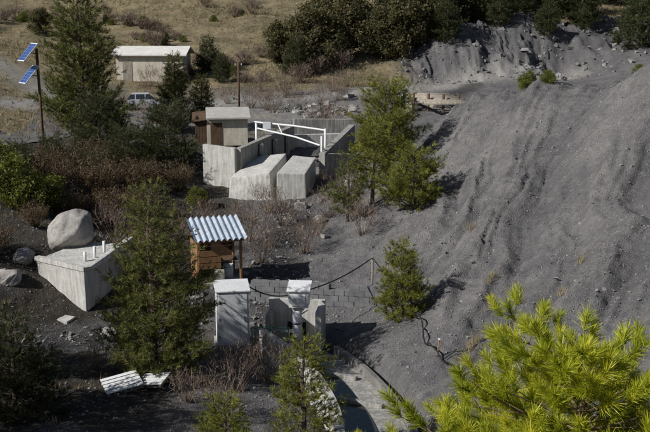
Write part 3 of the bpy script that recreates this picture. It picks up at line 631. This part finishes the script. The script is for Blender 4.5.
for i,(a,b) in enumerate([(3.7,31.3),(2.6,40.5)]):
    E=empty('marker_stake',(a,b,h(a,b)-.1));cyl('shaft',E,(0,0,0),(.05,0,.7),.022,M['wood_or'],8);box('cap',E,(.05,0,.72),(.07,.07,.05),M['white'])
# pallets on the near bank
for i,(a,b,rz,sc) in enumerate([(-6.3,29.3,.4,1.),(-5.4,29.6,-.25,.8)]):
    E=empty('weathered_pallet',(a,b,h(a,b)+.18),rz);E.scale=(sc,sc,sc);E.rotation_euler=(.12,-.14,rz)
    for j in range(5): box('slat_%d'%j,E,(0,-.42+.21*j,.08),(1.15,.16,.025),M['white'],bev=.004)
    for j in range(3): box('runner_%d'%j,E,(-.5+.5*j,0,.01),(.09,1.0,.1),M['wood_gr'],bev=.004)
    for j in range(3): box('base_board_%d'%j,E,(0,-.4+.4*j,-.055),(1.15,.12,.02),M['wood_gr'],bev=.004)
# ------------------------------------------------------------------ trees
pine('pine_tree',-5.65,31.2,6.4,1.95,101,'needle',h0=.04,tuft=.21,lean=(.01,.02),nn=16,w=.09,step=.29,prof=.68,spacing=.62,sb=.78)
pine('pine_tree',2.85,35.9,2.95,.9,102,'needle_y',h0=.04,tuft=.18,lean=(-.02,0),nn=18,w=.09,step=.21,prof=.72,spacing=.58,sb=.68)
pine('pine_tree',4.3,47.9,2.9,1.5,103,'needle_y',h0=.03,tuft=.23,step=.26,prof=.5,nn=15,w=.095,sb=.7)
pine('pine_tree',3.3,53.2,5.2,1.8,104,'needle_y',h0=.18,tuft=.26,lean=(-.03,0),step=.3,nn=15,prof=.5,w=.095,sb=.7,dens=.92)
pine('pine_tree',2.4,50.0,4.2,1.3,112,'needle_y',h0=.25,tuft=.23,lean=(.05,0),step=.28,nn=15,prof=.5,w=.095,dens=.9)
pine('pine_tree',1.1,49.0,3.6,1.0,105,'needle',h0=.15,tuft=.2,dens=.85,lean=(.02,0),step=.32)
pine('pine_tree',-.6,25.8,3.3,1.1,106,'needle_y',h0=.06,tuft=.17,dens=.92,step=.24,nn=17,w=.085)
pine('pine_tree',-2.5,23.4,1.7,.6,107,'needle_y',h0=.05,tuft=.14,nn=20,step=.2,w=.08)
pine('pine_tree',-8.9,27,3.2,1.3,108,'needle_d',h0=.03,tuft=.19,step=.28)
pA=pine('pine_tree',-16.3,67.5,10.2,2.7,109,'needle',h0=.05,tuft=.36,step=.44,nn=15,w=.1,prof=.65,sb=.75)
copyof(pA,-10.7,71.5,.55,2.0);copyof(pA,-9.0,73,.38,3.0)
# trees on the left bank beyond the frame that shade the gully
copyof(pA,-16.2,27.5,.85,.5);copyof(pA,-13,23,.6,2.5)
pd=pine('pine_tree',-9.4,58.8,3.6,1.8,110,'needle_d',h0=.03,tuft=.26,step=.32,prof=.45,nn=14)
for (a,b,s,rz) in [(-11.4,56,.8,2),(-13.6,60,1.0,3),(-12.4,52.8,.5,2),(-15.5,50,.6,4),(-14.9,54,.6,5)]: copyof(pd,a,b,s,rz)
# background trees
oA=broad('oak_tree',-1.4,103,6.5,3.0,201,ncl=75,nl=130,lw=.17,cl=.85)
oB=broad('oak_tree',2.6,105,7.2,3.0,202,ncl=80,nl=130,lw=.17,cl=.85)
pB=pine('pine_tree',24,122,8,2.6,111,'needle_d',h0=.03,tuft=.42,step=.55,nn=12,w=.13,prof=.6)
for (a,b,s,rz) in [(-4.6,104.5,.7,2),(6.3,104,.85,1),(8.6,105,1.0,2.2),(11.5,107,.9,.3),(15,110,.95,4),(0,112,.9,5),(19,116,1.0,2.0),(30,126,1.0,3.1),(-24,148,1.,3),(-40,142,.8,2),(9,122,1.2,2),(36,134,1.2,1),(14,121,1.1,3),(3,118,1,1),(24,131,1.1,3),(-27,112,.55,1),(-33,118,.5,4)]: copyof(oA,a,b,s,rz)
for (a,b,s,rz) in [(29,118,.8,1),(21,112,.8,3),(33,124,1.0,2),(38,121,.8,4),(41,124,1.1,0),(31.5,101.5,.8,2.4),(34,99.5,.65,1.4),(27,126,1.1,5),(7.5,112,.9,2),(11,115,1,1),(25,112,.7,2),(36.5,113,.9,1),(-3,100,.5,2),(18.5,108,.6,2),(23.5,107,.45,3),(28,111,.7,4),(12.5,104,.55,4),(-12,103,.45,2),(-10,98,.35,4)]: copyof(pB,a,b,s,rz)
# bushes
jb=broad('juniper_bush',-14.3,45.4,2.3,1.5,203,'moss',ncl=70,nl=110,h0=.05,lw=.07,cl=.42)
for (a,b,s,rz) in [(-13.2,47.2,.7,2),(-16,47.5,1.0,3),(11.0,54.6,.42,1),(11.9,53.9,.34,2),(-6.9,52.8,.45,4),(15.3,49.2,.25,2)]: copyof(jb,a,b,s,rz)
rus=shrub_mesh('russet_shrub',2.3,1.5,301,150,'twig_r',leaves=1500,w=.028,lw=.08)
for (a,b,s,rz) in [(-13.3,54,1.0,0),(-11.6,50.5,1,1),(-10.1,53.5,.9,2),(-9.3,49.2,.75,2),(-12.6,42.4,.5,1),(-13.5,39,.7,3),(-8.3,55.3,.8,1),(-13.8,49.5,.9,2),(-12,46.5,.6,1),(-10.6,47.8,.8,3),(-14.6,51.8,.9,4),(-12.2,56.8,.9,0)]: put('russet_shrub',rus,a,b,s,rz)
bare=[shrub_mesh('bare_shrub',1.6,.9,302+i,55,'twig',w=.014) for i in range(3)]
bareF=shrub_mesh('bare_shrub',1.9,1.3,310,80,'twig',w=.035)
r=np.random.default_rng(77)
spots=[(-3,52),(-4.6,50.3),(-2.6,46.4),(-1,45.5),(-5.8,48.5),(-7,45.2),(-6.2,50.5),(.2,50.5),(1.2,52.2),(-3.7,47.5),(-2.9,44),(-7.8,42.8),(2.2,57.5),(3.2,58.5),(-.2,56.8),(-6.8,40.6),(-6,43.7),(-8.5,40),(-1.9,31.5),(-2.9,30.4),(-7.6,31.6),(-4.2,28.6),(-10.9,33.2),(-11.5,30),(2.5,63.5),(3.8,62),(5,66),(-3.2,27.6),(-8,49.5),(-10.6,46.5),(-9.6,44.5),(-7,47),(-.3,47.8),(-4.8,46),(-8.3,44.2),(1.8,46.5),(-2.2,49.5)]
for i,(a,b) in enumerate(spots): put('bare_shrub',bare[i%3],a,b,r.uniform(.7,1.4),r.uniform(0,6))
for i in range(34): 
    a,b=r.uniform(-20,6),r.uniform(68,98);put('bare_shrub',bare[i%3],a,b,r.uniform(.8,1.6),r.uniform(0,6))
cx=[(r.uniform(-44,0),r.uniform(97,130)) for _ in range(14)]
for i in range(70):
    c=cx[i%14];a,b=c[0]+r.normal(0,2.4),c[1]+r.normal(0,1.8)
    if i%3: put('bare_shrub',bareF,a,b,r.uniform(.5,1.15),r.uniform(0,6))
    else: copyof(jb if i%2 else oB,a,b,r.uniform(.25,.6) if i%2 else r.uniform(.1,.26),r.uniform(0,6)).name='hillside_bush'
for i in range(18):
    a,b=r.uniform(12,45),r.uniform(102,125);copyof(pB,a,b,r.uniform(.15,.35),r.uniform(0,6))
# dry grass
def grassfield(name,xy,S,m,seed,nn=9,w=.09):
    rr=np.random.default_rng(seed);T=[template('grass',rr,nn,w=w) for _ in range(5)]
    P=np.c_[xy,H(xy[:,0],xy[:,1])];D=np.c_[rr.normal(0,.12,(len(xy),2)),np.ones(len(xy))]
    V,t=instance(T,P,D,S,rr);return obj(name,mesh_np(name,V,np.arange(len(V)).reshape(-1,3),False,[m],dict(tint=t)))
k=45000;xy=np.c_[rng.uniform(-60,42,k),rng.uniform(66,148,k)];mk=masks(xy[:,0],xy[:,1]);gm=mk[0]*(1-mk[2]);dn=sstep(-.12,.12,fbm(xy[:,0]*.15,xy[:,1]*.15,4,81));xy=xy[rng.random(k)<gm*(.1+.9*dn)]
grassfield('dry_grass_hillside',xy,rng.uniform(.2,.55,len(xy)),M['straw'],5,8,.1)
k=1500;xy=np.c_[rng.uniform(-15,-2.5,k),rng.uniform(22,60,k)];xy=xy[fbm(xy[:,0]*.5,xy[:,1]*.5,3,71)>.0]
grassfield('dry_grass_bank',xy,rng.uniform(.15,.4,len(xy)),M['straw'],6,12,.05)
xy=np.array([(5.0,31.8),(5.2,32.1),(4.8,31.5),(6.3,36.3),(6.1,36),(4.4,30.6),(3.3,43),(3.5,43.3),(9,34),(2.6,51.6),(6.2,41),(7.5,30.5)]);grassfield('grass_tufts',xy,rng.uniform(.4,.6,len(xy)),M['straw'],7,60,.03)
# foreground young pine
rr=np.random.default_rng(9);T=[]
for q in range(4):
    V=[]
    for i in range(130):
        z0=rr.uniform(0,.8);a=rr.uniform(0,6.283);el=rr.uniform(.35,1.25)*(1.15-.5*z0)
        d=np.array([math.cos(a)*math.sin(el),math.sin(a)*math.sin(el),math.cos(el)]);b=np.array([0,0,z0]);ln=rr.uniform(.5,.75)
        sd=np.cross(d,rr.normal(size=3));sd/=np.linalg.norm(sd);wv=.026
        mid=b+d*ln*.6+np.array([0,0,.01]);V+=[b+sd*wv/2,b-sd*wv/2,mid+sd*wv*.5, mid+sd*wv*.5,b-sd*wv/2,mid-sd*wv*.5, mid+sd*wv*.5,mid-sd*wv*.5,b+d*ln+np.array([0,0,.03])]
    T.append(np.array(V))
pine('young_pine',1.84,6.8,2.0,1.35,140,'needle_fg',h0=.1,tuft=.145,step=.15,asym=.3,T=T,spacing=.95,mw='bark_y',prof=.62,sb=1.1,up=.9,rise_k=.42)
# ------------------------------------------------------------------ light, sky, camera
sd=Vector((.88,.43,-.70)).normalized()
el=math.asin(-sd.z);az=math.atan2(-sd.x,-sd.y)
w=bpy.data.worlds.new('World');scene.world=w;w.use_nodes=True;nt=w.node_tree
bg=nt.nodes['Background'];sky=nt.nodes.new('ShaderNodeTexSky');sky.sky_type='NISHITA';sky.sun_disc=False;sky.sun_elevation=el;sky.sun_rotation=az
nt.links.new(sky.outputs[0],bg.inputs[0]);bg.inputs[1].default_value=.05
sl=bpy.data.lights.new('sun','SUN');sl.energy=5.0;sl.angle=math.radians(.5);sl.color=(1,.975,.94);so=obj('sun',sl);so.rotation_euler=sd.to_track_quat('-Z','Y').to_euler();so.location=(-30,-10,60)
cam=bpy.data.cameras.new('camera');co=obj('camera',cam,None,(0,0,12),(math.radians(78),0,0));cam.lens=55.4;cam.sensor_width=36;cam.clip_end=2000;scene.camera=co
scene.view_settings.view_transform='Standard';scene.view_settings.look='None';scene.view_settings.exposure=0
